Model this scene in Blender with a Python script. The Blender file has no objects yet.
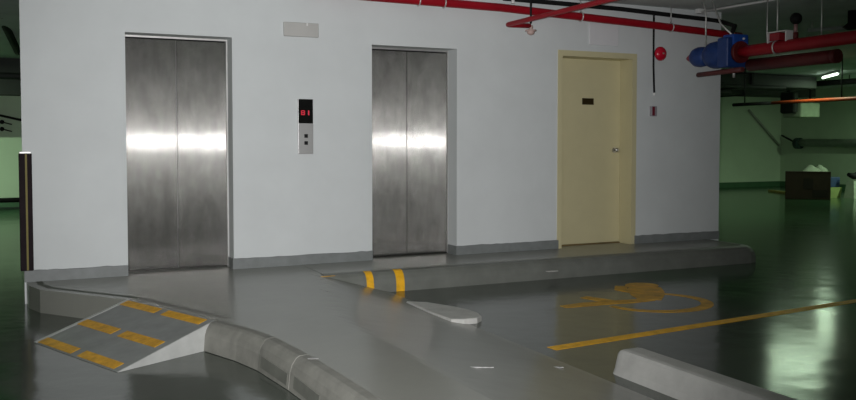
import bpy, bmesh, math, random
from mathutils import Vector, Matrix
random.seed(7)
S = bpy.context.scene
COL = S.collection
PI = math.pi

# ------------------------------------------------------------------ camera
F = 862.0
CAM = Vector((-0.833, -8.194, 1.213))
YAW, PITCH, SH = math.radians(25.21), math.radians(2.3), 23.38
fw = Vector((math.sin(YAW)*math.cos(PITCH), math.cos(YAW)*math.cos(PITCH), -math.sin(PITCH)))
rt = Vector((math.cos(YAW), -math.sin(YAW), 0))
up = rt.cross(fw)
cd = bpy.data.cameras.new('camera')
cam = bpy.data.objects.new('camera', cd); COL.objects.link(cam)
cd.sensor_width = 36; cd.lens = 36*F/856; cd.shift_y = -SH/856
cd.clip_end = 200
cam.matrix_world = Matrix((( rt.x, up.x, -fw.x, CAM.x), (rt.y, up.y, -fw.y, CAM.y), (rt.z, up.z, -fw.z, CAM.z), (0,0,0,1)))
S.camera = cam
def at(px, py, axis, val):
    """point where the sight line through a pixel meets the plane axis = val"""
    r = fw + rt*((px-428)/F) + up*((200-py-SH)/F)
    return CAM + r*((val-CAM[axis])/r[axis])

# ------------------------------------------------------------------ materials
class NT:
    def __init__(s, name):
        s.m = bpy.data.materials.new(name); s.m.use_nodes = True
        s.t = s.m.node_tree; s.n = s.t.nodes; s.b = s.n['Principled BSDF']
    def new(s, t, **kw):
        n = s.n.new(t)
        for k, v in kw.items():
            if hasattr(n, k) and k not in n.inputs: setattr(n, k, v)
            else: n.inputs[k].default_value = v
        return n
    def ln(s, a, b): s.t.links.new(a, b)
    def pos(s): return s.new('ShaderNodeNewGeometry').outputs['Position']
    def mapped(s, scale):
        mp = s.new('ShaderNodeMapping'); s.ln(s.pos(), mp.inputs['Vector']); mp.inputs['Scale'].default_value = scale
        return mp.outputs['Vector']
def rgb(c): return (*c, 1)
def simple(name, col, rough=.6, metal=0, var=.12, scale=6, bump=0, emis=0, spec=.5, stretch=(1,1,1)):
    k = NT(name)
    nz = k.new('ShaderNodeTexNoise', Scale=scale, Detail=5.0, Roughness=.6); k.ln(k.mapped(stretch), nz.inputs['Vector'])
    rp = k.new('ShaderNodeValToRGB')
    rp.color_ramp.elements[0].position = .3; rp.color_ramp.elements[1].position = .7
    rp.color_ramp.elements[0].color = rgb([c*(1-var) for c in col]); rp.color_ramp.elements[1].color = rgb([min(1, c*(1+var)) for c in col])
    k.ln(nz.outputs['Fac'], rp.inputs['Fac']); k.ln(rp.outputs['Color'], k.b.inputs['Base Color'])
    k.b.inputs['Roughness'].default_value = rough; k.b.inputs['Metallic'].default_value = metal
    k.b.inputs['Specular IOR Level'].default_value = spec
    if bump:
        bp = k.new('ShaderNodeBump', Strength=bump, Distance=.01); k.ln(nz.outputs['Fac'], bp.inputs['Height']); k.ln(bp.outputs['Normal'], k.b.inputs['Normal'])
    if emis:
        k.b.inputs['Emission Color'].default_value = rgb(col); k.b.inputs['Emission Strength'].default_value = emis
    return k.m

M = {}
M['wall'] = simple('painted_plaster', (.62,.65,.645), .75, var=.035, scale=2.2, bump=.03)
M['far_wall'] = simple('far_wall_paint', (.54,.65,.48), .7, var=.06, scale=.8)
M['skirting'] = simple('grey_skirting_paint', (.19,.205,.20), .55, var=.12, scale=9)
M['kerb'] = simple('kerb_concrete', (.20,.20,.175), .7, var=.2, scale=7, bump=.15)
M['pale_kerb'] = simple('pale_painted_concrete', (.38,.38,.355), .7, var=.12, scale=6, bump=.12)
M['stub'] = simple('weathered_stub_concrete', (.46,.46,.43), .75, var=.12, scale=9)
M['kerb_dark'] = simple('grimy_kerb_paint', (.075,.085,.062), .7, var=.2, scale=7)
M['step'] = simple('step_concrete_paint', (.15,.158,.14), .5, var=.15, scale=5)
M['scuff'] = simple('pale_scuff', (.34,.34,.33), .8, var=.3, scale=40, spec=.1)
M['yellow_dash'] = simple('dull_yellow_paint', (.60,.31,.008), .6, var=.28, scale=16)
M['jamb_steel'] = simple('dull_jamb_steel', (.50,.50,.48), .5, .85, var=.08, scale=20)
M['plate_steel'] = simple('pale_plate_steel', (.52,.52,.51), .42, .75, var=.03, scale=12)
M['kerb_patch'] = simple('old_dark_kerb_paint', (.125,.13,.11), .7, var=.2, scale=9)
M['cream'] = simple('cream_gloss_paint', (.58,.53,.32), .45, var=.03, scale=4)
M['steel_plain'] = simple('satin_steel', (.62,.62,.60), .32, 1, var=.05, scale=20)
M['galv'] = simple('galvanised_steel', (.62,.62,.60), .45, .6, var=.1, scale=20)
M['dark_metal'] = simple('dark_sill_metal', (.05,.05,.045), .5, .7, var=.2)
M['black'] = simple('black_plastic', (.010,.010,.010), .7, var=.2, spec=.2)
M['black_gloss'] = simple('black_display_plastic', (.008,.008,.008), .15, var=.1)
M['brown'] = simple('dark_brown_plate', (.03,.02,.006), .4, var=.2)
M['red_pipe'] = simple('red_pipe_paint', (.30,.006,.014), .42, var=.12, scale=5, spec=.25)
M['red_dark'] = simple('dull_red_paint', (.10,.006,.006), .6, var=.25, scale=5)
M['red_bell'] = simple('red_bell_enamel', (.55,.008,.03), .25, var=.08)
M['orange_pipe'] = simple('orange_red_pipe_paint', (.45,.06,.012), .5, var=.12)
M['blue'] = simple('blue_valve_paint', (.010,.04,.17), .5, var=.18, scale=10, bump=.1)
M['beige'] = simple('beige_plastic', (.47,.465,.44), .6, var=.04)
M['white'] = simple('white_plastic', (.75,.75,.73), .5, var=.05)
M['panel'] = simple('pale_panel_paint', (.67,.67,.68), .7, var=.02)
M['yellow'] = simple('yellow_floor_paint', (.80,.42,.010), .55, var=.2, scale=14)
M['yellow_worn'] = simple('worn_yellow_floor_paint', (.55,.29,.01), .5, var=.35, scale=9)
M['stripe_yellow'] = simple('yellow_reflective_strip', (.17,.14,.015), .6, var=.15)
M['rubber'] = simple('dark_rubber', (.022,.016,.018), .85, var=.2, spec=.1)
M['led'] = simple('red_led', (.62,.03,.06), .4, var=0, emis=.28)
M['tube'] = simple('lit_fluorescent_tube', (.80,1,.80), .4, var=0, emis=5.5)
M['cardboard'] = simple('brown_cardboard', (.036,.021,.011), .85, var=.15)
M['dark_card'] = simple('dark_printed_card', (.018,.011,.007), .85, var=.2)
M['sack'] = simple('white_plastic_sack', (.38,.42,.33), .7, var=.1)
M['blue_card'] = simple('navy_blue_plastic', (.03,.06,.16), .6, var=.1)
M['lime'] = simple('pale_green_plastic', (.33,.40,.14), .6, var=.1)
M['timber'] = simple('yellow_timber', (.42,.36,.10), .8, var=.15)
M['orange'] = simple('orange_plastic', (.75,.28,.03), .6, var=.1)
M['duct'] = simple('grey_duct', (.016,.019,.016), .7, 0, var=.15)
M['trunk'] = simple('grey_trunking', (.34,.38,.33), .6, var=.1)

def brushed():
    k = NT('brushed_stainless_steel'); b = k.b
    b.inputs['Metallic'].default_value = 1
    # smears, finger marks and vertical streaks in the sheen
    nz = k.new('ShaderNodeTexNoise', Scale=3.5, Detail=6.0, Roughness=.65); k.ln(k.mapped((1.0, 1, .8)), nz.inputs['Vector'])
    st = k.new('ShaderNodeTexNoise', Scale=9.0, Detail=3.0); k.ln(k.mapped((1.2, 1, .5)), st.inputs['Vector'])
    mx = k.new('ShaderNodeMath', operation='ADD'); k.ln(nz.outputs['Fac'], mx.inputs[0]); k.ln(st.outputs['Fac'], mx.inputs[1])
    rp = k.new('ShaderNodeMapRange'); k.ln(mx.outputs[0], rp.inputs['Value'])
    rp.inputs['From Min'].default_value = .7; rp.inputs['From Max'].default_value = 1.3
    rp.inputs['To Min'].default_value = .24; rp.inputs['To Max'].default_value = .40
    cc = k.new('ShaderNodeCombineColor'); 
    for i in range(3):
        m = k.new('ShaderNodeMath', operation='MULTIPLY'); k.ln(rp.outputs[0], m.inputs[0]); m.inputs[1].default_value = (1, .985, .92)[i]
        k.ln(m.outputs[0], cc.inputs[i])
    k.ln(cc.outputs[0], b.inputs['Base Color'])
    b.inputs['Roughness'].default_value = .16
    b.inputs['Anisotropic'].default_value = 1.0
    tg = k.new('ShaderNodeTangent', direction_type='RADIAL', axis='Z'); k.ln(tg.outputs[0], b.inputs['Tangent'])
    # hairline grooves: normals fan out sideways, groove by groove
    wv = k.new('ShaderNodeTexWhiteNoise', noise_dimensions='3D'); k.ln(k.mapped((4000, 4000, 4000)), wv.inputs['Vector'])
    s1 = k.new('ShaderNodeSeparateColor'); k.ln(wv.outputs['Color'], s1.inputs[0])
    a = k.new('ShaderNodeMath', operation='ADD'); k.ln(s1.outputs[0], a.inputs[0]); k.ln(s1.outputs[1], a.inputs[1])
    c = k.new('ShaderNodeMath', operation='MULTIPLY_ADD'); k.ln(a.outputs[0], c.inputs[0]); c.inputs[1].default_value = 2.0; c.inputs[2].default_value = -2.0
    # very slight vertical scatter
    d = k.new('ShaderNodeMath', operation='MULTIPLY_ADD'); k.ln(s1.outputs[2], d.inputs[0]); d.inputs[1].default_value = .012; d.inputs[2].default_value = -.006
    cv = k.new('ShaderNodeCombineXYZ'); k.ln(c.outputs[0], cv.inputs[0]); k.ln(d.outputs[0], cv.inputs[2])
    g = k.new('ShaderNodeNewGeometry'); ad = k.new('ShaderNodeVectorMath', operation='ADD'); k.ln(g.outputs['Normal'], ad.inputs[0]); k.ln(cv.outputs[0], ad.inputs[1])
    nm = k.new('ShaderNodeVectorMath', operation='NORMALIZE'); k.ln(ad.outputs[0], nm.inputs[0]); k.ln(nm.outputs[0], b.inputs['Normal'])
    b2 = k.new('ShaderNodeBsdfPrincipled'); b2.inputs['Metallic'].default_value = 1; b2.inputs['Roughness'].default_value = .25
    k.ln(cc.outputs[0], b2.inputs['Base Color']); k.ln(nm.outputs[0], b2.inputs['Normal'])
    ms = k.new('ShaderNodeMixShader'); ms.inputs[0].default_value = .65
    k.ln(b.outputs[0], ms.inputs[1]); k.ln(b2.outputs[0], ms.inputs[2]); k.ln(ms.outputs[0], k.n['Material Output'].inputs['Surface'])
    return k.m
M['brushed'] = brushed()

def floor_paint(name, zone):
    """glossy floor paint; zone=True lays grey round the lift lobby and green on the driving aisles"""
    k = NT(name); b = k.b
    p = k.pos()
    nz = k.new('ShaderNodeTexNoise', Scale=1.3, Detail=6.0, Roughness=.6); k.ln(p, nz.inputs['Vector'])
    grey = k.new('ShaderNodeMix', data_type='RGBA'); k.ln(nz.outputs['Fac'], grey.inputs['Factor'])
    if zone: ca, cb = (.058,.068,.056,1), (.09,.10,.085,1)
    else: ca, cb = (.20,.205,.18,1), (.265,.27,.237,1)
    grey.inputs[6].default_value = ca; grey.inputs[7].default_value = cb
    out = grey.outputs[2]
    if zone:
        green = k.new('ShaderNodeMix', data_type='RGBA'); k.ln(nz.outputs['Fac'], green.inputs['Factor'])
        green.inputs[6].default_value = (.020,.058,.024,1); green.inputs[7].default_value = (.032,.082,.036,1)
        sx = k.new('ShaderNodeSeparateXYZ'); k.ln(p, sx.inputs[0])
        wob = k.new('ShaderNodeMath', operation='MULTIPLY_ADD'); k.ln(nz.outputs['Fac'], wob.inputs[0]); wob.inputs[1].default_value = 1.0; wob.inputs[2].default_value = -.5
        def ramp(sock, a, c, w=True):
            s = sock
            if w:
                q = k.new('ShaderNodeMath', operation='ADD'); k.ln(sock, q.inputs[0]); k.ln(wob.outputs[0], q.inputs[1]); s = q.outputs[0]
            r = k.new('ShaderNodeMapRange', interpolation_type='SMOOTHSTEP'); k.ln(s, r.inputs['Value'])
            r.inputs['From Min'].default_value = a; r.inputs['From Max'].default_value = c
            return r.outputs[0]
        r1 = ramp(sx.outputs[0], 4.3, 5.3); r2 = ramp(sx.outputs[0], -.75, -1.05); r3 = ramp(sx.outputs[1], .1, .4, False)
        m1 = k.new('ShaderNodeMath', operation='MAXIMUM'); k.ln(r1, m1.inputs[0]); k.ln(r2, m1.inputs[1])
        m2 = k.new('ShaderNodeMath', operation='MAXIMUM'); k.ln(m1.outputs[0], m2.inputs[0]); k.ln(r3, m2.inputs[1])
        fin = k.new('ShaderNodeMix', data_type='RGBA'); k.ln(m2.outputs[0], fin.inputs['Factor']); k.ln(grey.outputs[2], fin.inputs[6]); k.ln(green.outputs[2], fin.inputs[7])
        out = fin.outputs[2]
    k.ln(out, b.inputs['Base Color'])
    b.inputs['Roughness'].default_value = .15 if zone else .25
    b.inputs['Specular IOR Level'].default_value = .42 if zone else .38
    rip = k.new('ShaderNodeTexNoise', Scale=3.2, Detail=3.0, Roughness=.5); k.ln(p, rip.inputs['Vector'])
    bp = k.new('ShaderNodeBump', Strength=.35, Distance=.012); k.ln(rip.outputs['Fac'], bp.inputs['Height']); k.ln(bp.outputs['Normal'], b.inputs['Normal'])
    return k.m
M['floor'] = floor_paint('parking_floor_paint', True)
M['landing'] = floor_paint('landing_floor_paint', False)
M['ceiling'] = simple('bare_ceiling_concrete', (.60,.645,.62), .85, var=.12, scale=1.5)

# ------------------------------------------------------------------ builders
class B:
    def __init__(s): s.m = bmesh.new()
    def box(s, x0, x1, y0, y1, z0, z1, bev=0, seg=2):
        r = bmesh.ops.create_cube(s.m, size=1)
        bmesh.ops.scale(s.m, vec=(x1-x0, y1-y0, z1-z0), verts=r['verts'])
        bmesh.ops.translate(s.m, vec=((x0+x1)/2, (y0+y1)/2, (z0+z1)/2), verts=r['verts'])
        if bev:
            e = list({e for v in r['verts'] for e in v.link_edges})
            bmesh.ops.bevel(s.m, geom=e, offset=bev, segments=seg, profile=.5, affect='EDGES')
        return s
    def tube(s, pts, r, n=14, caps=True):
        """round bar along a polyline; r may be a list of radii"""
        pts = [Vector(p) for p in pts]; rs = r if isinstance(r, (list, tuple)) else [r]*len(pts)
        rings = []; u0 = None
        for i, p in enumerate(pts):
            d = (pts[min(i+1, len(pts)-1)] - pts[max(i-1, 0)])
            if i and pts[i] == pts[i-1]: d = pts[min(i+1, len(pts)-1)] - pts[i-2 if i > 1 else 0]
            d.normalize()
            if u0 is None: u0 = d.orthogonal().normalized()
            u = (u0 - d*u0.dot(d)).normalized(); u0 = u; w = d.cross(u)
            rings.append([s.m.verts.new(p + (u*math.cos(2*PI*k/n) + w*math.sin(2*PI*k/n))*rs[i]) for k in range(n)])
        for a, b in zip(rings, rings[1:]):
            for k in range(n):
                f = s.m.faces.new((a[k], a[(k+1) % n], b[(k+1) % n], b[k])); f.smooth = True
        if caps:
            s.m.faces.new(rings[0][::-1]); s.m.faces.new(rings[-1])
        return s
    def prism(s, poly, z0, z1):
        """extrude a floor-plan polygon; z0/z1 numbers or lists per vertex"""
        n = len(poly); z0 = z0 if isinstance(z0, list) else [z0]*n; z1 = z1 if isinstance(z1, list) else [z1]*n
        a = [s.m.verts.new((x, y, z)) for (x, y), z in zip(poly, z0)]; b = [s.m.verts.new((x, y, z)) for (x, y), z in zip(poly, z1)]
        s.m.faces.new(a[::-1]); s.m.faces.new(b)
        for i in range(n): s.m.faces.new((a[i], a[(i+1) % n], b[(i+1) % n], b[i]))
        return s
    def ball(s, c, r, sc=(1,1,1), seg=20, rings=12):
        q = bmesh.ops.create_uvsphere(s.m, u_segments=seg, v_segments=rings, radius=r)
        bmesh.ops.scale(s.m, vec=sc, verts=q['verts']); bmesh.ops.translate(s.m, vec=c, verts=q['verts'])
        for v in q['verts']:
            for f in v.link_faces: f.smooth = True
        return s
    def loft(s, rings, closed_ends=True):
        R = [[s.m.verts.new(p) for p in ring] for ring in rings]; n = len(R[0])
        for a, b in zip(R, R[1:]):
            for k in range(n): s.m.faces.new((a[k], a[(k+1) % n], b[(k+1) % n], b[k]))
        if closed_ends: s.m.faces.new(R[0][::-1]); s.m.faces.new(R[-1])
        return s
    def ribbon(s, pts, w, z0, z1):
        pts = [Vector((p[0], p[1])) for p in pts]; ws = w if isinstance(w, list) else [w]*len(pts)
        L, R = [], []
        for i, p in enumerate(pts):
            d = (pts[min(i+1, len(pts)-1)] - pts[max(i-1, 0)]).normalized(); nrm = Vector((-d.y, d.x))
            L.append(p + nrm*ws[i]/2); R.append(p - nrm*ws[i]/2)
        for i in range(len(pts)-1):
            s.prism([tuple(R[i]), tuple(R[i+1]), tuple(L[i+1]), tuple(L[i])], z0, z1)
        return s
    def obj(s, name, mat, parent=None, kind=None):
        bmesh.ops.recalc_face_normals(s.m, faces=s.m.faces[:])
        me = bpy.data.meshes.new(name); s.m.to_mesh(me); s.m.free()
        me.materials.append(mat if not isinstance(mat, str) else M[mat])
        o = bpy.data.objects.new(name, me); COL.objects.link(o)
        if parent:
            o.parent = parent; o.matrix_parent_inverse = parent.matrix_basis.inverted()
        if kind: o['kind'] = kind
        return o
def tag(o, label, cat, group=None):
    o['label'] = label; o['category'] = cat
    if group: o['group'] = group
    return o
def thing(name, label, cat, loc, group=None):
    o = bpy.data.objects.new(name, None); COL.objects.link(o); o.location = loc; o.empty_display_size = .1
    return tag(o, label, cat, group)

FZ = -.19      # parking floor level; the lift landing is z = 0
CZ = 2.82      # ceiling

# ------------------------------------------------------------------ setting
B().box(-9, 21.2, -15.2, 12.2, FZ-.2, FZ).obj('floor', 'floor', kind='structure')
B().box(-9, 21.2, -15.2, 12.2, CZ, CZ+.2).obj('ceiling', 'ceiling', kind='structure')
B().box(-9, 21.2, 11.85, 12.05, FZ, CZ).obj('wall_back', 'far_wall', kind='structure')
B().box(21.0, 21.2, -15, 11.85, FZ, CZ).obj('wall_right', 'far_wall', kind='structure')
B().box(-9, -8.8, -15, 11.85, FZ, CZ).obj('wall_left', 'far_wall', kind='structure')
B().box(-8.8, 21, -15.2, -15, FZ, CZ).obj('wall_rear', 'far_wall', kind='structure')
B().box(-8.8, 21, 11.83, 11.85, FZ, FZ+.16).obj('baseboard_back', simple('green_base_band', (.05,.13,.06), .6), kind='structure')
B().box(20.98, 21.0, -15, 11.83, FZ, FZ+.16).obj('baseboard_right', simple('green_base_band_side', (.05,.13,.06), .6), kind='structure')

# the lift core: front wall with three openings, and its other three sides
WL, WR, T = -.833, 7.05, .22
E1, E2, D1 = (.02, .978), (2.395, 3.365), (4.655, 5.73)
EH, DH = 2.2, 2.235
w = B()
xs = [WL, E1[0], E1[1], E2[0], E2[1], D1[0], D1[1], WR]
for i in (0, 2, 4, 6): w.box(xs[i], xs[i+1], 0, .35, FZ, CZ)
for (a, b), h in ((E1, EH), (E2, EH), (D1, DH)): w.box(a, b, 0, .35, h, CZ)
w.obj('wall_front', 'wall', kind='structure')
B().box(WL, WL+.2, .35, 4.0, FZ, CZ).obj('wall_core_left', 'wall', kind='structure')
B().box(WR-.2, WR, .35, 4.0, FZ, CZ).obj('wall_core_right', 'wall', kind='structure')
B().box(WL, WR, 4.0, 4.2, FZ, CZ).obj('wall_core_rear', 'wall', kind='structure')

def skirting(name, a, b, ra=False, rb=False):
    k = B(); n = max(3, int((b-a)/.06)); rnd = random.Random(name)
    # hand-painted cement skirting: slightly ragged top edge
    top = [.098 + rnd.uniform(-.004, .004) for _ in range(n+1)]
    fr = [[(a+(b-a)*i/n, -.014, 0.0), (a+(b-a)*i/n, -.014, top[i]), (a+(b-a)*i/n, 0, top[i]+.003), (a+(b-a)*i/n, 0, 0.0)] for i in range(n+1)]
    k.loft(fr)
    if ra: k.box(a-.012, a, -.014, T-.03, 0, .098)
    if rb: k.box(b, b+.012, -.014, T-.03, 0, .098)
    k.obj(name, 'skirting', kind='structure')
skirting('baseboard_left', WL, E1[0], False, False)
skirting('baseboard_center', E1[1], E2[0], True, False)
skirting('baseboard_right', E2[1], D1[0], True, False)
skirting('baseboard_far_right', D1[1], WR)

# ------------------------------------------------------------------ landing (z = 0), sloping away to the parking floor on its right
edge = [(-.82, .02), (-.80, -.22), (-.72, -.47), (-.44, -.84), (-.116, -1.258), (.11, -1.80), (.335, -2.33), (.472, -2.70), (.545, -3.0), (.60, -3.5), (.628, -3.96), (.655, -4.6), (.69, -5.6), (.73, -7.2)]
KW = .115
def inner(i):
    p = Vector(edge[i]); d = (Vector(edge[min(i+1, len(edge)-1)]) - Vector(edge[max(i-1, 0)])).normalized()
    return p + Vector((-d.y, d.x))*0.0
def left_x(y):
    for (x0, y0), (x1, y1) in zip(edge, edge[1:]):
        if y <= y0 and y >= y1: return x0 + (x1-x0)*(y0-y)/max(1e-6, (y0-y1))
    return edge[0][0] if y > 0 else edge[-1][0]
def surf(x, y):
    if y > -.79: return 0.0015
    x0 = 1.60 - .45*min(1, max(0, (-.9-y)/1.6))
    t = min(1, max(0, (x-x0)/(2.25-x0)))
    return -t*(-FZ)+.0015
bm = B()
ys = sorted(set([.0] + [p[1] for p in edge] + [-.1*i for i in range(0, 72, 2)] + [-.79, -.792]), reverse=True)
ys = [y for y in ys if y <= 0]
NX = 36; RX = 2.26
rows = []
for y in ys:
    lx = left_x(y)
    rows.append([bm.m.verts.new((lx+(RX-lx)*i/NX, y, surf(lx+(RX-lx)*i/NX, y))) for i in range(NX+1)])
for a, b in zip(rows, rows[1:]):
    for i in range(NX):
        f = bm.m.faces.new((a[i], b[i], b[i+1], a[i+1]))
# skirt down to the floor along the left edge
prev = None
for r in rows:
    v = bm.m.verts.new((r[0].co.x, r[0].co.y, FZ))
    if prev: bm.m.faces.new((prev[0], prev[1], v, r[0]))
    prev = (r[0], v)
bm.obj('landing', 'landing', kind='structure')
# thresholds of the openings
B().box(E1[0], E1[1], 0, T+.1, -.1, 0).box(E2[0], E2[1], 0, T+.1, -.1, 0).box(D1[0], D1[1], 0, T+.1, -.1, 0).obj('trim_1', 'landing', kind='structure')

# raised walkway along the wall to the cream door, with a rounded far end
KY = -.79
plan = [(1.64, -.016), (1.64, KY), (6.80, KY), (6.90, KY+.03), (6.96, KY+.10), (6.98, KY+.22), (6.98, -.016)]
k = B(); prof = [(0, FZ), (.004, -.11), (.014, -.065), (.034, -.030), (.064, -.006), (.10, 0.003)]
c = Vector((4.5, -.3))
rings = []
for off, z in prof:
    ring = []
    for i, (x, y) in enumerate(plan):
        yy = y + off if y < -.5 else (y + off*.6 if y < -.1 else y); xx = x - off if x > 6.85 else x
        ring.append((xx, yy, z))
    rings.append(ring)
k.loft(rings)
walk = tag(k.obj('walkway', 'step'), 'long low grey concrete step running along the wall below the cream door', 'walkway')
B().prism([(1.64, -.016), (1.64, KY+.14), (6.76, KY+.14), (6.83, KY+.20), (6.83, -.016)], 0.002, .0045).obj('painted_top', M['landing'], walk)
for x0, x1 in ((2.03, 2.10), (2.325, 2.41)):
    m = [(-.004, max(FZ, surf(x0, -1))), (0, -.11), (.010, -.063), (.031, -.027), (.062, -.002), (.10, .006)]
    B().loft([[(x0, KY+o, z), (x1, KY+o, z if i else max(FZ, surf(x1, -1))), (x1, KY+o+.006, z-.004), (x0, KY+o+.006, z-.004)] for i, (o, z) in enumerate(m)]).obj('yellow_mark', 'yellow', walk)
# thin worn yellow line where the landing starts to fall away from the step
pts = [(1.58+.045*i, KY-.014-.006*math.sin(i*2.0)) for i in range(4)]
tag(B().ribbon(pts, [.02, .03, .03, .015], .0, .004).obj('floor_marking', 'yellow_worn'), 'short worn yellow paint trace on the landing left of the two yellow kerb marks', 'floor marking')

# kerb stones edging the landing on the left
def kerb_run(thing_o, i0, i1, mat='kerb', w=.10, gap=.006):
    shift = -.112 if i1 <= 6 else 0
    a, b = Vector(edge[i0]), Vector(edge[i1])
    path = [Vector(edge[i]) for i in range(i0, i1+1)]
    # trim the ends for the mortar joint
    path[0] = path[0] + (path[1]-path[0]).normalized()*gap; path[-1] = path[-1] + (path[-2]-path[-1]).normalized()*gap
    rings = []
    for i, p in enumerate(path):
        d = (path[min(i+1, len(path)-1)] - path[max(i-1, 0)]).normalized(); out = Vector((d.y, -d.x))
        if out.dot(Vector((-1, -.4))) < 0: out = -out
        pr = [(-.03, .003), (.03, .002), (.055, -.008), (.085, -.045), (.10, -.085), (.112, FZ+.004), (-.03, FZ+.004)]
        rings.append([(p.x+out.x*(o+shift)*w/.115, p.y+out.y*(o+shift)*w/.115, z) for o, z in pr])
    stone = B().loft(rings).obj('kerb_stone', mat, thing_o)
    if i0 in (8, 9):      # dark paint left on the lower face of two stones
        f0, f1 = ((.10, .95) if i0 == 8 else (.08, .50))
        q = []
        for f in (f0, f1):
            j = f*(len(rings)-1); j0 = min(int(j), len(rings)-2); g = j-j0
            q.append([Vector(rings[j0][k_]).lerp(Vector(rings[j0+1][k_]), g) for k_ in (4, 5)])
        o3 = Vector((-.004, -.0015, 0))
        pts = [q[0][0].lerp(q[0][1], .05), q[1][0].lerp(q[1][1], .15), q[1][0].lerp(q[1][1], .80), q[0][0].lerp(q[0][1], .70)]
        B().loft([[p_ + o3*.2 for p_ in pts], [p_ + o3 for p_ in pts]]).obj('painted_face', 'kerb_patch', stone)
    return stone
kerb = thing('kerb', 'grey concrete kerb with joints edging the landing from wall corner past the striped ramp', 'kerb', (.4, -2.6, FZ))
for a, b in ((0, 2), (2, 4), (4, 6), (6, 8), (8, 9), (9, 11), (11, 12), (12, 13)): kerb_run(kerb, a, b, 'kerb_dark' if b <= 4 else 'kerb')

# free-standing kerb in the right foreground
k = B()
prof = [(2.378, FZ), (2.395, -.15), (2.418, -.062), (2.432, -.045), (2.455, -.04), (2.56, -.04), (2.585, -.05), (2.60, -.08), (2.605, FZ)]
rings = []
for t, sh in ((0, .0), (.02, .0)):
    pass
for y, s in ((-3.985, .90), (-4.005, .97), (-4.04, 1.0), (-4.8, 1), (-5.6, 1), (-6.6, 1), (-8.0, 1)):
    rings.append([(2.49+(x-2.49)*s, y, FZ+(z-FZ)*s) for x, z in prof])
k.loft(rings)
tag(k.obj('kerb', 'pale_kerb'), 'pale concrete kerb in the right foreground beside the long yellow line', 'kerb')
# low tapered stub at the edge of the landing slope
k = B()
top = [(2.115,-1.50), (2.25,-1.60), (2.375,-1.87), (2.425,-2.06), (2.43,-2.20), (2.40,-2.31), (2.33,-2.37), (2.22,-2.37), (2.125,-2.33), (2.10,-1.95)]
k.loft([[(x, y, FZ+.001) for x, y in top], [(x, y, -.152) for x, y in top], [(x+(2.27-x)*.03, y+(-2.0-y)*.02, -.145) for x, y in top]])
tag(k.obj('kerb', 'stub'), 'low pale rounded kerb stub below the two yellow kerb marks', 'kerb')

# striped access ramp on the left
A, Bq, Cq = Vector((-.116,-1.258,0.002)), Vector((.325,-2.315,0.002)), Vector((-.774,-1.622,FZ+.004))
Dq = Bq + (Cq-A)
ramp = tag(B().prism([A[:2], Cq[:2], Dq[:2], Bq[:2]], FZ, [A.z, Cq.z, Dq.z, Bq.z]).obj('ramp', simple('ramp_grey_paint', (.21,.22,.21), .55, var=.14, scale=7)), 'small grey wedge ramp with yellow dashes below the left elevator', 'ramp')
nrm = (Bq-A).cross(Cq-A).normalized(); nrm = nrm if nrm.z > 0 else -nrm
def onramp(u, v, h=0): return A + (Bq-A)*u + (Cq-A)*v + nrm*h
for v0, v1 in ((.015, .115), (.475, .585), (.885, .985)):
    for u0, u1 in ((.02, .445), (.525, .945)):
        q = [(u0, v0), (u1, v0), (u1, v1), (u0, v1)]
        B().loft([[onramp(u, v, -.002) for u, v in q], [onramp(u, v, .003) for u, v in q]]).obj('yellow_dash', 'yellow_dash', ramp)
# pale side faces and lip
side = simple('bare_ramp_side', (.38,.39,.37), .7, var=.12, scale=8)
q0, q1 = Bq, Dq
off = (Bq-A).normalized()*.012
B().loft([[q0+Vector((0,0,-.0)), q1, Vector((q1.x,q1.y,FZ+.001)), Vector((q0.x,q0.y,FZ+.001))], [q0+off, q1+off, Vector((q1.x,q1.y,FZ+.001))+off, Vector((q0.x,q0.y,FZ+.001))+off]]).obj('side_face', side, ramp)
B().loft([[onramp(-.004, 0, -.002), onramp(-.004, 1, -.002), onramp(.022, 1, -.002), onramp(.022, 0, -.002)], [onramp(-.004, 0, .006), onramp(-.004, 1, .006), onramp(.022, 1, .004), onramp(.022, 0, .004)]]).obj('edge_lip', side, ramp)

# painted markings on the parking floor
ln = [(2.40, -3.30), (3.2, -3.22), (4.2, -3.12), (5.81, -2.96), (7.6, -2.78), (9.5, -2.59)]
tag(B().ribbon(ln, .10, FZ, FZ+.002).obj('floor_marking', 'yellow'), 'long yellow parking bay line reaching across the floor to the right edge', 'floor marking')
k = B(); z0, z1 = FZ, FZ+.002
arc = [(4.17+.46*math.cos(a), -2.24+.42*math.sin(a)) for a in [math.radians(48-12*i) for i in range(20)]]
k.ribbon(arc, [.06+.05*math.sin(PI*i/19) for i in range(20)], z0, z1)
k.ribbon([(3.31,-2.09), (3.55,-2.08), (3.77,-2.09), (4.0,-2.13), (4.22,-2.13)], [.09,.15,.15,.14,.12], z0, z1+.0004)
k.ribbon([(3.74,-1.78), (3.80,-1.95), (3.84,-2.10)], [.10,.12,.14], z0, z1+.0008)
k.ribbon([(4.20,-2.14), (4.33,-1.95), (4.45,-1.78), (4.60,-1.58)], [.20,.30,.34,.30], z0, z1+.0012)
k.prism([(4.63+.17*math.cos(2*PI*i/14), -1.50+.15*math.sin(2*PI*i/14)) for i in range(14)], z0, z1+.0016)
k.ribbon([(4.42,-1.45), (4.30,-1.60), (4.33,-1.75)], [.12,.13,.13], z0, z1+.002)
tag(k.obj('floor_marking', 'yellow_worn'), 'faded yellow wheelchair symbol painted on the dark parking floor', 'floor marking')

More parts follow.
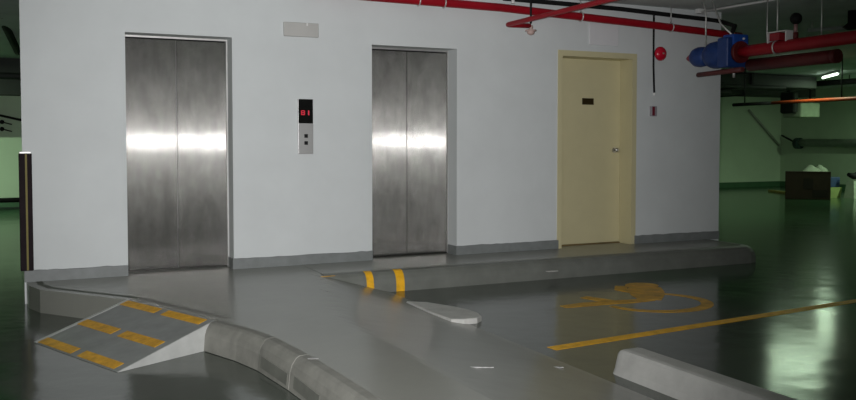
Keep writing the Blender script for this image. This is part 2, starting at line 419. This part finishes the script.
# paint scuffs on the slope
def scuff(name, px, label, z, ln_, ang, w):
    p = at(px[0], px[1], 2, z); d = Vector((math.cos(ang), math.sin(ang)))*ln_/2
    z = surf(p.x, p.y) if p.x < 2.25 else FZ
    B_ = B().ribbon([(p.x-d.x, p.y-d.y), (p.x, p.y+.004), (p.x+d.x, p.y+d.y)], [w*.4, w, w*.3], z-.002, z+.003)
    tag(B_.obj(name, 'scuff'), label, 'paint mark')
scuff('paint_scuff', (474, 382), 'thin white scuff on the grey slope near the front of the picture', -.13, .22, -.45, .014)
scuff('paint_scuff', (557, 371), 'tiny white fleck on the right edge of the grey slope', -.185, .08, -.45, .02)
scuff('paint_scuff', (313, 359), 'small white chip on the landing beside the jointed kerb', 0, .06, -.4, .035)
p = at(552, 271.5, 2, 0)
tag(B().box(p.x-.055, p.x+.055, p.y-.025, p.y+.025, .0015, .006).obj('paper_scrap', 'beige'), 'pale scrap lying on the step in front of the cream door', 'scrap')

# ------------------------------------------------------------------ lift entrances
def lift(x0, x1, label):
    t = thing('elevator_entrance', label, 'elevator', ((x0+x1)/2, T, 0), 'elevator entrances')
    mid = (x0+x1)/2; zt = EH-.016
    for a, b in ((x0+.014, mid-.003), (mid+.003, x1-.014)):
        B().box(a, b, T, T+.035, .018, zt-.012, bev=.002, seg=1).obj('door_panel', 'brushed', t)
    f = B()
    f.box(x0, x0+.012, T-.012, T+.09, 0, EH); f.box(x1-.012, x1, T-.012, T+.09, 0, EH); f.box(x0+.012, x1-.012, T-.012, T+.09, zt, EH)
    f.obj('jamb_frame', 'jamb_steel', t)
    B().box(x0+.02, x1-.02, T-.02, T+.09, 0, .016).obj('sill', 'dark_metal', t)
    B().box(x0+.02, x1-.02, T+.036, T+.09, .016, zt).obj('backing', 'steel_plain', t)
    B().box(x0+.02, x1-.02, T+.004, T+.034, zt-.011, zt).obj('head_gap', 'black', t)
lift(*E1, 'brushed steel elevator doors nearest the left end of the white wall')
lift(*E2, 'brushed steel elevator doors between the call panel and the cream door')

# call panel between them
cp = thing('call_station', 'tall elevator call panel with red digits and two buttons on white wall', 'call panel', (1.69, 0, 1.095))
face = B().box(1.613, 1.765, -.022, .003, 1.095, 1.634, bev=.004, seg=2).obj('faceplate', 'plate_steel', cp)
disp = B().box(1.616, 1.762, -.027, -.021, 1.395, 1.631, bev=.002, seg=1).obj('display', 'black_gloss', cp)
def seg7(ch, x, z, w, h, t=.009):
    on = {'B': 'abcdefg', '1': 'bc', '2': 'abged', '-': 'g'}[ch]
    k = B(); y0, y1 = -.0295, -.0268
    g = {'a': (x, x+w, z+h-t, z+h), 'd': (x, x+w, z, z+t), 'g': (x, x+w, z+h/2-t/2, z+h/2+t/2),
         'f': (x, x+t, z+h/2, z+h), 'e': (x, x+t, z, z+h/2), 'b': (x+w-t, x+w, z+h/2, z+h), 'c': (x+w-t, x+w, z, z+h/2)}
    for s_ in on: a, b, c, d = g[s_]; k.box(a, b, y0, y1, c, d)
    return k.obj('digit', 'led', disp)
seg7('B', 1.640, 1.476, .040, .046); seg7('1', 1.690, 1.476, .034, .046, .013)
for z in (1.272, 1.203):
    B().box(1.673, 1.709, -.030, -.021, z-.018, z+.018, bev=.003, seg=2).obj('button', 'black', face)

# blank plates on the wall
t = thing('wall_plate', 'blank beige oblong cover plate high on wall between the two elevators', 'plate', (1.65, 0, 2.24))
B().box(1.475, 1.826, -.03, .003, 2.238, 2.375, bev=.008).obj('cover', 'beige', t)
B().box(1.70, 1.715, -.034, -.02, 2.345, 2.372, bev=.003).obj('clip', 'white', t)
t = tag(B().box(5.06, 5.47, -.012, .003, 2.325, 2.575, bev=.006).obj('access_panel', 'panel'), 'pale square access panel on the wall above the cream door', 'panel')

# ------------------------------------------------------------------ cream door
x0, x1 = D1
d = B().box(x0+.045, x1-.05, T, T+.045, .012, DH-.05, bev=.003, seg=1).obj('door_1', 'cream', kind='structure')
tag(d, 'cream painted door with a dark nameplate and round knob', 'door')
f = B()
f.box(x0, x0+.045, -.008, T+.07, 0, DH); f.box(x1-.05, x1, -.008, T+.07, 0, DH); f.box(x0+.045, x1-.05, -.008, T+.07, DH-.05, DH)
f.box(x0-.015, x0+.0, -.008, 0, 0, DH+.015); f.box(x1, x1+.015, -.008, 0, 0, DH+.015); f.box(x0, x1, -.008, 0, DH, DH+.015)
f.obj('door_frame', 'cream', d)
B().box(x0+.045, x1-.05, T-.02, T+.06, 0, .010).obj('threshold', simple('scuffed_brown_threshold', (.16,.11,.04), .7, var=.3), d)
B().box(5.127, 5.292, T-.006, T, 1.652, 1.728, bev=.004).obj('nameplate', 'brown', d)
kb = B().tube([(5.60, T, 1.117), (5.60, T-.008, 1.117)], .034, 18).tube([(5.60, T-.008, 1.117), (5.60, T-.035, 1.117), (5.60, T-.045, 1.117), (5.60, T-.062, 1.117), (5.60, T-.07, 1.117)], [.012, .012, .026, .028, .016], 18).obj('door_knob', 'steel_plain', d)
# black and yellow guard on the wall corner
t = thing('corner_guard', 'dark waist-high corner guard with yellow stripe on the left wall corner', 'corner guard', (WL, 0, .1))
g = B(); g.box(-.862, -.758, -.028, 0, .10, 1.115, bev=.008).box(-.862, WL, -.001, .10, .10, 1.115, bev=.006); g.obj('rubber_body', 'rubber', t)
B().box(-.812, -.796, -.0305, -.027, .105, 1.11).obj('yellow_strip', 'stripe_yellow', t)
B().box(-.857, -.763, -.030, -.002, 1.113, 1.132, bev=.004).obj('end_cap', 'galv', t)

# ------------------------------------------------------------------ services on the front wall and ceiling
# main red pipe
t = thing('sprinkler_main', 'long red pipe running under the ceiling along the white wall', 'pipe', (4.6, -.12, 2.6))
mp = [(1.7, -.12, 2.668), (2.35, -.12, 2.660), (3.82, -.12, 2.650), (5.124, -.12, 2.607), (5.986, -.12, 2.577), (6.915, -.12, 2.537), (7.25, -.12, 2.525)]
B().tube(mp, .044, 16).obj('pipe_run', 'red_pipe', t)
def mainz(x):
    for a, b in zip(mp, mp[1:]):
        if a[0] <= x <= b[0]: return a[2]+(b[2]-a[2])*(x-a[0])/(b[0]-a[0])
    return mp[-1][2]
for x in (2.86, 3.15, 4.86, 6.15):
    z = mainz(x); k = B()
    ring = [(x, -.12+.052*math.cos(2*PI*i/20), z+.052*math.sin(2*PI*i/20)) for i in range(21)]
    k.tube(ring, .007, 8); k.tube([(x, -.12, z+.05), (x, -.12, CZ)], .006, 8)
    k.obj('hanger', 'galv', t)
# branch coming towards the viewer, passing under the main, with its sprinkler
t = thing('sprinkler_branch', 'red branch pipe crossing below the long red main, ending in a bent sprinkler arm', 'pipe', (3.72, -.45, 2.42))
B().tube([(3.99, -.45, 2.425), (3.76, -.45, 2.42), (3.73, -.453, 2.419), (3.715, -.468, 2.419), (3.712, -.50, 2.42), (3.712, -1.2, 2.422), (3.712, -2.6, 2.425), (3.712, -7.5, 2.43)], .025, 14).obj('pipe_run', 'red_pipe', t)
for y in (-2.2,):
    B().tube([(3.712, y, 2.45), (3.712, y, CZ)], .006, 8).obj('hanger', 'galv', t)
sp = B().tube([(4.0, -.45, 2.43), (4.0, -.45, 2.385)], .022, 12).tube([(4.0, -.45, 2.385), (4.0, -.45, 2.37), (4.0, -.45, 2.365)], [.055, .06, .02], 18).ball((4.0, -.45, 2.36), .04, (1, 1, .8)).obj('sprinkler_head', simple('sprinkler_rose', (.50,.36,.32), .5, var=.1), t)
B().tube([(4.0, -.45, 2.45), (4.0, -.45, CZ)], .011, 10).obj('drop_rod', 'black', t)
# small white valve on the main
t = tag(B().tube([(3.98, -.12, 2.703), (3.98, -.12, 2.74)], [.022, .016], 12).ball((3.98, -.12, 2.75), .02).obj('air_vent', 'white'), 'small white vent fitting on the red main above the bent sprinkler arm', 'fitting')
# black conduit under the ceiling edge
t = thing('conduit', 'black conduit along the top of the wall above the red main', 'conduit', (5.5, -.05, 2.75))
B().tube([(3.9, -.05, 2.765), (4.24, -.05, 2.763), (5.46, -.05, 2.752), (6.3, -.05, 2.725), (6.75, -.06, 2.71), (6.90, -.12, 2.69), (6.62, -.66, 2.55), (6.44, -.80, 2.44)], .026, 12).obj('conduit_run', 'black', t)
t = thing('cable_drop', 'thin black cable hanging down the wall past the red bell', 'cable', (5.99, -.03, 1.75))
B().tube([(5.985, -.011, 2.735), (5.985, -.011, 2.4), (5.988, -.011, 2.1), (5.997, -.011, 1.9), (6.003, -.011, 1.80)], .012, 10).obj('cable', 'black', t)
B().tube([(6.003, -.011, 1.80), (6.003, -.011, 1.765)], .014, 10).obj('white_end', 'white', t)
# bell
t = thing('alarm_bell', 'round red fire alarm bell on the wall right of the cream door', 'bell', (6.09, 0, 2.265))
B().tube([(6.075, -.0, 2.265), (6.075, -.03, 2.265)], .05, 18).obj('base', 'red_dark', t)
rr = []
B().tube([(6.075, -.022, 2.265), (6.075, -.04, 2.265), (6.075, -.06, 2.265), (6.075, -.072, 2.265), (6.075, -.078, 2.265)], [.085, .084, .068, .04, .012], 26).obj('gong', 'red_bell', t)
B().ball((6.075, -.08, 2.265), .012).obj('bolt', 'steel_plain', t)
# break-glass box under the cable
t = thing('call_point', 'small red and grey break-glass box below the hanging black cable', 'call point', (5.98, 0, 1.52))
B().box(5.945, 6.03, -.035, .003, 1.52, 1.64, bev=.006).obj('box', simple('grey_call_box', (.30,.28,.30), .5), t)
B().box(5.957, 5.993, -.040, -.034, 1.527, 1.633, bev=.003).obj('red_strip', simple('dark_red_glass', (.16,.02,.035), .3), t)

# white conduit on ceiling
a, b = at(700, 12, 2, 2.785), at(790, -3, 2, 2.785)
t = thing('ceiling_conduit', 'thin pale conduit running over the ceiling above the blue valve', 'conduit', a)
B().tube([a, a+(b-a)*.5, b, b+(b-a)*4], .014, 10).obj('conduit_run', 'white', t)
B().box(a.x-.05, a.x+.11, a.y-.03, a.y+.03, a.z-.02, CZ, bev=.005).obj('junction_box', 'white', t)

# large red pipe with the blue valve
px, pz = 6.33, 2.20
t = thing('riser_pipe', 'thick red pipe coming toward the viewer out of the blue valve', 'pipe', (px, -2.0, pz))
B().tube([(px, -1.0, pz), (px, -1.3, pz+.003), (px, -3, pz+.01), (px, -7.5, pz+.02)], .063, 20).obj('pipe_run', 'red_pipe', t)
B().tube([(px, -1.02, pz), (px, -1.06, pz)], .12, 22).obj('flange', 'red_dark', t)
for y in (-1.55, -3.6):
    k = B(); k.tube([(px, y+.0, pz+.065) , (px, y, CZ)], .008, 8)
    k.tube([(px+.070*math.cos(2*PI*i/20), y, pz+.070*math.sin(2*PI*i/20)) for i in range(21)], .008, 8); k.obj('hanger', 'galv', t)
v = thing('gate_valve', 'blue cast valve with a red nose hanging at the right wall corner', 'valve', (px, -.7, pz))
def ax(y, r): return ((px, y, pz), r)
def turned(name, prof, mat, parent, n=22):
    return B().tube([(px, y, pz) for y, r in prof], [r for y, r in prof], n).obj(name, mat, parent)
turned('red_nose', [(-.20, .012), (-.225, .03), (-.27, .05), (-.31, .06)], simple('worn_red_nose', (.33,.04,.06), .5), v)
turned('end_bell', [(-.29, .03), (-.31, .075), (-.36, .108), (-.42, .118), (-.50, .112), (-.56, .085)], 'blue', v)
turned('body', [(-.55, .085), (-.58, .125), (-.63, .15), (-.69, .155), (-.75, .145), (-.79, .13), (-.85, .13)], 'blue', v)
B().box(px-.16, px+.16, -1.01, -.85, pz-.165, pz+.165, bev=.02, seg=3).obj('gearbox', 'blue', v)
act = B().box(px-.09, px+.13, -1.03, -.86, pz+.0, pz+.20, bev=.015, seg=2).obj('actuator', simple('bright_blue_paint', (.012,.07,.34), .4, var=.1), v)
B().tube([(px+.05, -1.02, pz+.15), (px+.05, -1.045, pz+.15)], .012, 10).obj('plug', 'white', act)
B().tube([(px+.02, -.93, pz-.16), (px+.02, -.93, pz-.27)], [.018, .012], 10).obj('drain_cock', 'galv', v)
B().tube([(px-.05, -.56, pz+.12), (px-.05, -.56, 2.70), (px-.05, -.50, CZ)], .009, 8).obj('hanger_rod', 'galv', v)
B().tube([(px+.05, -.90, pz+.18), (px+.02, -.72, 2.55), (px-.0, -.60, CZ)], .010, 8).obj('control_cable', 'galv', v)
# lower dull red pipe
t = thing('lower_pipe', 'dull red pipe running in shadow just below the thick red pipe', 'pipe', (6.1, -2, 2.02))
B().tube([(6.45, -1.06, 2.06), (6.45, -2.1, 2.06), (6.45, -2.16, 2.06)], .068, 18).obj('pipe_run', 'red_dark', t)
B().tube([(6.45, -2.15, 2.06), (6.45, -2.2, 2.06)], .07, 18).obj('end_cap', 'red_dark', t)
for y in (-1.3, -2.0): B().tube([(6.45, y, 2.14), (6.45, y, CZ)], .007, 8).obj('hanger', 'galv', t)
# short dark pipe beside the wall corner
a = at(698, 75, 1, -.50); b = at(722, 72, 1, -.90)
tag(B().tube([a, (a+b)/2, b, b+(b-a)*.8], .028, 12).obj('drain_pipe', simple('dark_red_drain', (.10,.02,.02), .6)), 'short dark red pipe end just below the blue valve', 'pipe')
# pressure gauge on the thick red pipe
p = at(795.5, 46, 0, px); y = p.y
t = thing('pressure_gauge', 'black round gauge on a stem standing on the thick red pipe', 'gauge', (px, y, pz+.08))
B().tube([(px, y, pz+.066), (px, y, pz+.13)], .026, 12).obj('socket', 'red_dark', t)
B().tube([(px, y, pz+.13), (px, y, pz+.22)], .02, 12).obj('stem', simple('pinkish_brass', (.38,.22,.22), .4, .3), t)
fv = Vector((CAM.x-px, CAM.y-y, 0)).normalized(); gc = Vector((px, y, pz+.27))
B().ball(gc, .058, (1, 1, 1.05)).obj('dial_case', 'black', t)
# red box in a pale bracket
t = thing('flow_switch', 'small red box in a white bracket above the thick red pipe', 'switch', (px, -1.55, 2.36))
p = at(778, 37, 0, px+.0); y = p.y; z = p.z
B().box(px-.05, px+.05, y-.06, y+.07, z-.04, z+.04, bev=.005).obj('red_box', simple('switch_red', (.30,.01,.02), .5), t)
k = B(); k.box(px-.05, px+.05, y-.15, y+.10, z+.045, z+.055); k.box(px-.05, px+.05, y-.15, y-.138, z-.06, z+.05); k.box(px-.05, px+.05, y+.088, y+.10, z-.06, z+.05)
k.obj('bracket', 'white', t)
# pale ceiling batten further back
a = at(808, 30.5, 2, 2.70); b = at(849, 27.5, 2, 2.70)
t = thing('cable_tray', 'pale strip of tray hung below the ceiling at the right edge', 'tray', a)
dd = (b-a)
k = B(); wv = Vector((0, 0, .045))
k.tube([a, b, b+dd*1.5], .035, 4); k.obj('tray', simple('pale_tray', (.34,.37,.35), .5), t)
for f_ in (.1, 1.2): 
    q = a+dd*f_; B().tube([q, (q.x, q.y, CZ)], .006, 8).obj('hanger', 'galv', t)
q = at(852, 27, 2, 2.62)
t = tag(B().tube([(q.x, q.y, CZ), (q.x, q.y, q.z+.05), (q.x, q.y, q.z), (q.x, q.y, q.z-.03)], [.05, .05, .11, .06], 16).obj('ceiling_fitting', 'black'), 'dark round fitting under the ceiling at the upper right corner', 'fitting')

# ------------------------------------------------------------------ far right bay
# thin orange pipe
t = thing('thin_pipe', 'thin orange-red pipe hung across the far right bay', 'pipe', (12.8, 3, 2.0))
B().tube([(12.85, 5.65, 2.0), (12.85, 4.6, 2.0)], .035, 12).obj('dark_end', 'black', t)
B().tube([(12.85, 4.6, 2.0), (12.8, 2.5, 2.0), (12.7, -6, 2.0)], .035, 12).obj('pipe_run', 'orange_pipe', t)
for y, mt in ((5.3, 'black'), (2.95, 'black'), (-.5, 'black')): B().tube([(12.82, y, 2.03), (12.82, y, CZ)], .012, 8).obj('hanger', mt, t)
DX2 = at(817, 75, 1, 6.7).x
t = thing('air_duct', 'black flat duct under the ceiling just below the dull red pipe', 'duct', (11, 7.2, 2.5))
B().box(7.6, DX2, 6.7, 7.9, 2.50, 2.79, bev=.02).obj('duct_body', 'duct', t)
for x in (9.0, 10.8, 12.6, 14.4): B().box(x, x+.06, 6.66, 7.94, 2.47, 2.80).obj('duct_flange', 'black', t)
for x in (10.0, 13.4): B().tube([(x, 6.68, 2.7), (x, 6.68, CZ)], .012, 8).obj('hanger', 'black', t)
for lab, yy, zz, xe, rr_ in (('upper of two level black pipes below the flat black duct', 5.9, 2.42, 14.6, .05), ('lower of two level black pipes below the flat black duct', 6.1, 2.30, 13.2, .045)):
    t = thing('dark_pipe', lab, 'pipe', (10, yy, zz))
    B().tube([(7.6, yy, zz), (10.5, yy, zz), (xe, yy, zz)], rr_, 12).obj('pipe_run', 'black', t)
    for x in (9.4, 11.2, 12.8): B().tube([(x, yy, zz+rr_*.9), (x, yy, 2.5)], .012, 8).obj('hanger', 'black', t)
# dark ducts under the far ceiling
t = thing('air_duct', 'dark grey air duct under the far ceiling beyond the wall corner', 'duct', (12, 6.5, 2.4))
DX = at(816, 85, 1, 9.0).x
B().box(8.0, DX, 9.0, 9.8, 2.47, 2.80, bev=.02).obj('duct_body', 'duct', t)
for x in (12.5, 14.5, 16.5): B().box(x, x+.06, 8.97, 9.83, 2.44, 2.81).obj('duct_flange', 'duct', t)
for x in (13.0, 16.9): B().tube([(x, 9.05, 2.79), (x, 9.05, CZ)], .012, 8).obj('hanger', 'galv', t)
t = thing('dark_pipe', 'black pipe under the far ceiling beside the lit tube', 'pipe', (14, 2, 2.4))
a, b = at(813, 84, 2, 2.66), at(856, 81, 2, 2.66)
B().tube([a, b, b+(b-a)*2.0], .07, 14).obj('pipe_run', 'black', t)
for f_ in (.3, .85, 1.5):
    q = a+(b-a)*f_; B().tube([q, (q.x, q.y, CZ)], .012, 8).obj('hanger', 'black', t)
t = thing('fan_unit', 'pale box fan hung under dark bracketry in the far right bay', 'fan', at(800, 110, 1, 8))
p = at(801, 110, 1, 8); 
B().box(p.x-.35, p.x+.35, 7.7, 8.3, p.z-.20, p.z+.18, bev=.04).obj('fan_housing', simple('pale_green_housing', (.40,.48,.33), .6), t)
B().box(p.x-.55, p.x-.37, 7.75, 8.2, p.z-.10, p.z+.45, bev=.05).obj('motor', 'duct', t)
B().tube([(p.x-.46, 8, p.z+.4), (p.x-.46, 8, CZ)], .05, 10).obj('hanger', 'black', t)
B().tube([(p.x+.33, 8, p.z+.1), (p.x+.33, 8, CZ)], .03, 10).obj('hanger', 'black', t)
# trunking along the right wall with round end
t = thing('wall_pipe', 'grey pipe with a dark round end along the far right wall', 'pipe', (20.85, 8, 1.2))
B().tube([(20.86, 11.0, 1.19), (20.86, 8, 1.19), (20.86, -4, 1.19)], .115, 14).obj('pipe_run', 'trunk', t)
B().tube([(20.86, 11.12, 1.17), (20.86, 10.95, 1.17)], .17, 16).obj('end_cap', simple('dark_green_cap', (.02,.05,.04), .6), t)
B().tube([(20.93, 11.2, 1.19), (20.93, 11.75, 1.42)], .03, 8).obj('bracket', 'duct', t)
# sloping strip on the back wall, darker than the wall colour
a, b = at(749, 110, 1, 11.79), at(779, 145, 1, 11.79)
tag(B().tube([a, b], .04, 8).obj('sloping_strip', simple('dull_green_strip', (.34,.37,.30), .7)), 'thin sloping darker strip on the far green wall', 'conduit')

# things stacked on the far floor
p0, p1 = at(787, 199, 2, FZ), at(828, 200, 2, FZ)
bw = .0
t = thing('cardboard_box', 'big brown cardboard box on the far right floor', 'box', at(807.5, 199.5, 2, FZ))
pc = at(807.5, 199.5, 2, FZ); vd = (pc-CAM); vd.z = 0; vd.normalize(); vr = Vector((vd.y, -vd.x, 0))
def facing(name, x0, x1, y0, y1, z0, z1, mat, bev=0):
    k = B().box(x0, x1, y0, y1, z0, z1, bev)
    k.m.transform(Matrix(((vr.x, vd.x, 0, pc.x), (vr.y, vd.y, 0, pc.y), (0, 0, 1, FZ), (0, 0, 0, 1))))
    return k.obj(name, mat, t)
facing('carton', -.51, .51, 0, .6, 0, .67, 'cardboard', .01)
facing('flap', -.51, .51, -.012, .30, .665, .68, 'cardboard')
facing('dark_patch', -.10, .12, -.008, .0, .25, .52, 'dark_card', .003)
facing('print_block', .10, .46, -.008, .0, .06, .24, 'dark_card')
# plank on the floor
a, b = at(770, 191.5, 2, FZ), at(789, 194, 2, FZ)
tag(B().ribbon([a, (a+b)/2, b], .12, FZ, FZ+.05).obj('timber_plank', 'timber'), 'yellow timber plank on the far floor left of the brown box', 'plank')
# white sack slumped behind
k = B(); k.ball((17.85, 7.95, .20), .40, (.95, .6, 1.0)); k.ball((18.15, 7.9, .42), .20, (1, .6, .9))
for vtx in k.m.verts: vtx.co += Vector((math.sin(vtx.co.z*17), 0, math.sin(vtx.co.x*23)))*.025
for vtx in k.m.verts: vtx.co.z = max(vtx.co.z, FZ)
tag(k.obj('sack', 'sack'), 'crumpled whitish sack behind the brown box and blue crate', 'sack')
tag(B().box(17.40, 17.85, 7.05, 7.40, .075, .33, bev=.015).obj('crate', 'blue_card'), 'navy blue crate on a pale green tub right of the brown box', 'crate')
k = B(); k.loft([[(17.43, 7.02, FZ), (17.83, 7.02, FZ), (17.83, 7.42, FZ), (17.43, 7.42, FZ)], [(17.40, 7.0, .075), (17.87, 7.0, .075), (17.87, 7.45, .075), (17.40, 7.45, .075)]])
tag(k.obj('tub', 'lime'), 'pale yellow-green tub under the navy blue crate', 'tub')
k = B(); k.loft([[(17.80, 6.60, FZ), (18.60, 6.60, FZ), (18.60, 6.9, FZ), (17.80, 6.9, FZ)], [(17.93, 6.72, .24), (18.65, 6.72, .26), (18.65, 6.92, .26), (17.93, 6.92, .24)]])
tag(k.obj('white_board', 'sack'), 'leaning pale board at the right edge of the far floor', 'board')
t = thing('tool_bundle', 'dark tool with an orange end lying on the leaning pale board', 'tool', (18.2, 6.82, .26))
B().tube([(17.86, 6.82, .40), (18.05, 6.82, .35), (18.25, 6.82, .40)], [.05, .08, .09], 10).obj('dark_body', 'black', t)
B().tube([(18.22, 6.82, .39), (18.38, 6.82, .40), (18.60, 6.82, .345)], [.09, .10, .06], 10).obj('orange_end', 'orange', t)

# ------------------------------------------------------------------ far left bay
t = thing('ceiling_beam', 'dark concrete beam across the ceiling at the far left', 'beam', (-3, 10.5, 2.5))
B().box(-8.8, 3.0, 10.2, 10.7, 2.12, CZ).obj('beam_body', 'duct', t)
a, b = at(-6, 114, 1, 11.75), at(30, 122, 1, 11.75)
tag(B().tube([a, b], .025, 8).obj('hanging_cable', 'black'), 'black cable sagging across the far left wall', 'cable')
for n_, py in ((0, 122), (1, 129)):
    p = at(2, py, 1, 11.78); q = at(12, py+2.5, 1, 11.78)
    t = thing('wall_hook', ('upper' if n_ == 0 else 'lower') + ' of the two small black hooks on the far left wall', 'hook', p)
    B().ball(p, .045).obj('hook_base', 'black', t); B().tube([p, q], .013, 8).obj('hook_arm', 'black', t)
p = at(10, 203, 1, 11.6)
t = thing('guard_rail', 'low dark rail in front of the far left wall', 'rail', (-3, 11.6, FZ))
B().tube([(-8, 11.6, p.z+.06), (.5, 11.6, p.z+.06)], .05, 10).obj('rail_bar', 'black', t)
for x in (-6, -3.5, -2.2, -.2): B().tube([(x, 11.6, FZ), (x, 11.6, p.z+.06)], .03, 8).obj('post', 'black', t)
a = at(-4, -6, 2, 2.6); 
t = thing('dark_pipe', 'black pipe slanting down under the ceiling at the upper left corner', 'pipe', (-1.3, 5, 2.5))
B().tube([at(-8, -2, 1, 4.0), at(18, 52, 1, 7.0)], .055, 12).obj('pipe_run', 'black', t)
B().tube([at(2, 5, 1, 4.4), Vector((at(2, 5, 1, 4.4).x, 4.4, CZ))], .012, 8).obj('hanger', 'black', t)
t = thing('dark_pipe', 'level dark pipe under the ceiling at the far left edge', 'pipe', (-3, 8.5, 2.4))
B().tube([(-8.7, 8.5, 2.36), (-.9, 8.5, 2.36), (2, 8.5, 2.36)], .06, 12).obj('pipe_run', 'duct', t)
for x in (-4, -1.4): B().tube([(x, 8.5, 2.40), (x, 8.5, CZ)], .012, 8).obj('hanger', 'duct', t)

# ------------------------------------------------------------------ lights
def area(name, loc, sx, sy, e, col, rz=0):
    l = bpy.data.lights.new(name, 'AREA'); l.shape = 'RECTANGLE'; l.size = sx; l.size_y = sy; l.energy = e; l.color = col
    o = bpy.data.objects.new(name, l); COL.objects.link(o); o.location = loc; o.rotation_euler = (0, 0, rz); return o
def fixture(x, y, label, e, length=1.25, rz=0, tubes=1, drop=.08):
    t = thing('ceiling_lamp', label, 'lamp', (x, y, CZ), 'fluorescent battens')
    z = CZ-drop
    dx, dy = math.cos(rz), math.sin(rz); h = length/2
    k = B(); k.box(-h-.03, h+.03, -.035, .035, z+.028, CZ)
    bmesh.ops.rotate(k.m, cent=(0,0,0), matrix=Matrix.Rotation(rz, 3, 'Z'), verts=k.m.verts[:]); bmesh.ops.translate(k.m, vec=(x, y, 0), verts=k.m.verts[:])
    k.obj('housing', 'white', t)
    B().tube([(x-dx*h, y-dy*h, z), (x+dx*h, y+dy*h, z)], .022, 10).obj('tube', 'tube', t)
    area('tube_light', (x, y, z-.03), length, .05, e, (.72, 1, .68), rz)
GRN = 'fluorescent tube on the ceiling '
p = at(801, 61, 2, 2.74)
fixture(p.x, p.y, 'lit ceiling tube hidden behind the dull red pipe, mirrored in the floor', 26, .95, -YAW)
p = at(830, 76, 2, 2.74)
fixture(p.x, p.y, 'small bright tube end glimpsed below the dull red pipe', 14, 1.2, math.radians(55))
fixture(19.3, 4.6, GRN+'above the far right boxes', 125, 1.25, PI/2)
fixture(-3.0, 9.0, GRN+'of the far left bay', 125, 1.25)
fixture(16.5, -3.0, GRN+'added out of view right of the parking bay as fill light', 10, 1.25, PI/2)  # added out-of-view fill, dim ambient light from the right
fixture(-4.5, -4.0, GRN+'added out of view left of the ramp as fill light', 3, 1.25, PI/2)  # unseen lamp added for weak ambient light on the left
fixture(2.0, -12.0, GRN+'added unseen behind the viewer as fill light', 12, 1.25)  # added behind the camera only to supply ambient light

# the photographer's flash, just above the lens
fl = bpy.data.lights.new('camera_flash', 'SPOT'); fl.energy = 1650; fl.color = (1, .985, 1.0); fl.shadow_soft_size = .03
fl.spot_size = math.radians(70); fl.spot_blend = 1.0
fo = bpy.data.objects.new('camera_flash', fl); COL.objects.link(fo)
fo.location = CAM + Vector((-.06, 0, .012))
aim = (at(340, 150, 1, 0) - fo.location).normalized()
fo.rotation_euler = aim.to_track_quat('-Z', 'Y').to_euler()

wd = bpy.data.worlds.new('world'); S.world = wd; wd.use_nodes = True
wd.node_tree.nodes['Background'].inputs[0].default_value = (.02, .024, .022, 1)
wd.node_tree.nodes['Background'].inputs[1].default_value = .3

vs = S.view_settings
vs.view_transform = 'Standard'; vs.look = 'None'; vs.gamma = 1; vs.exposure = 0; vs.use_curve_mapping = False
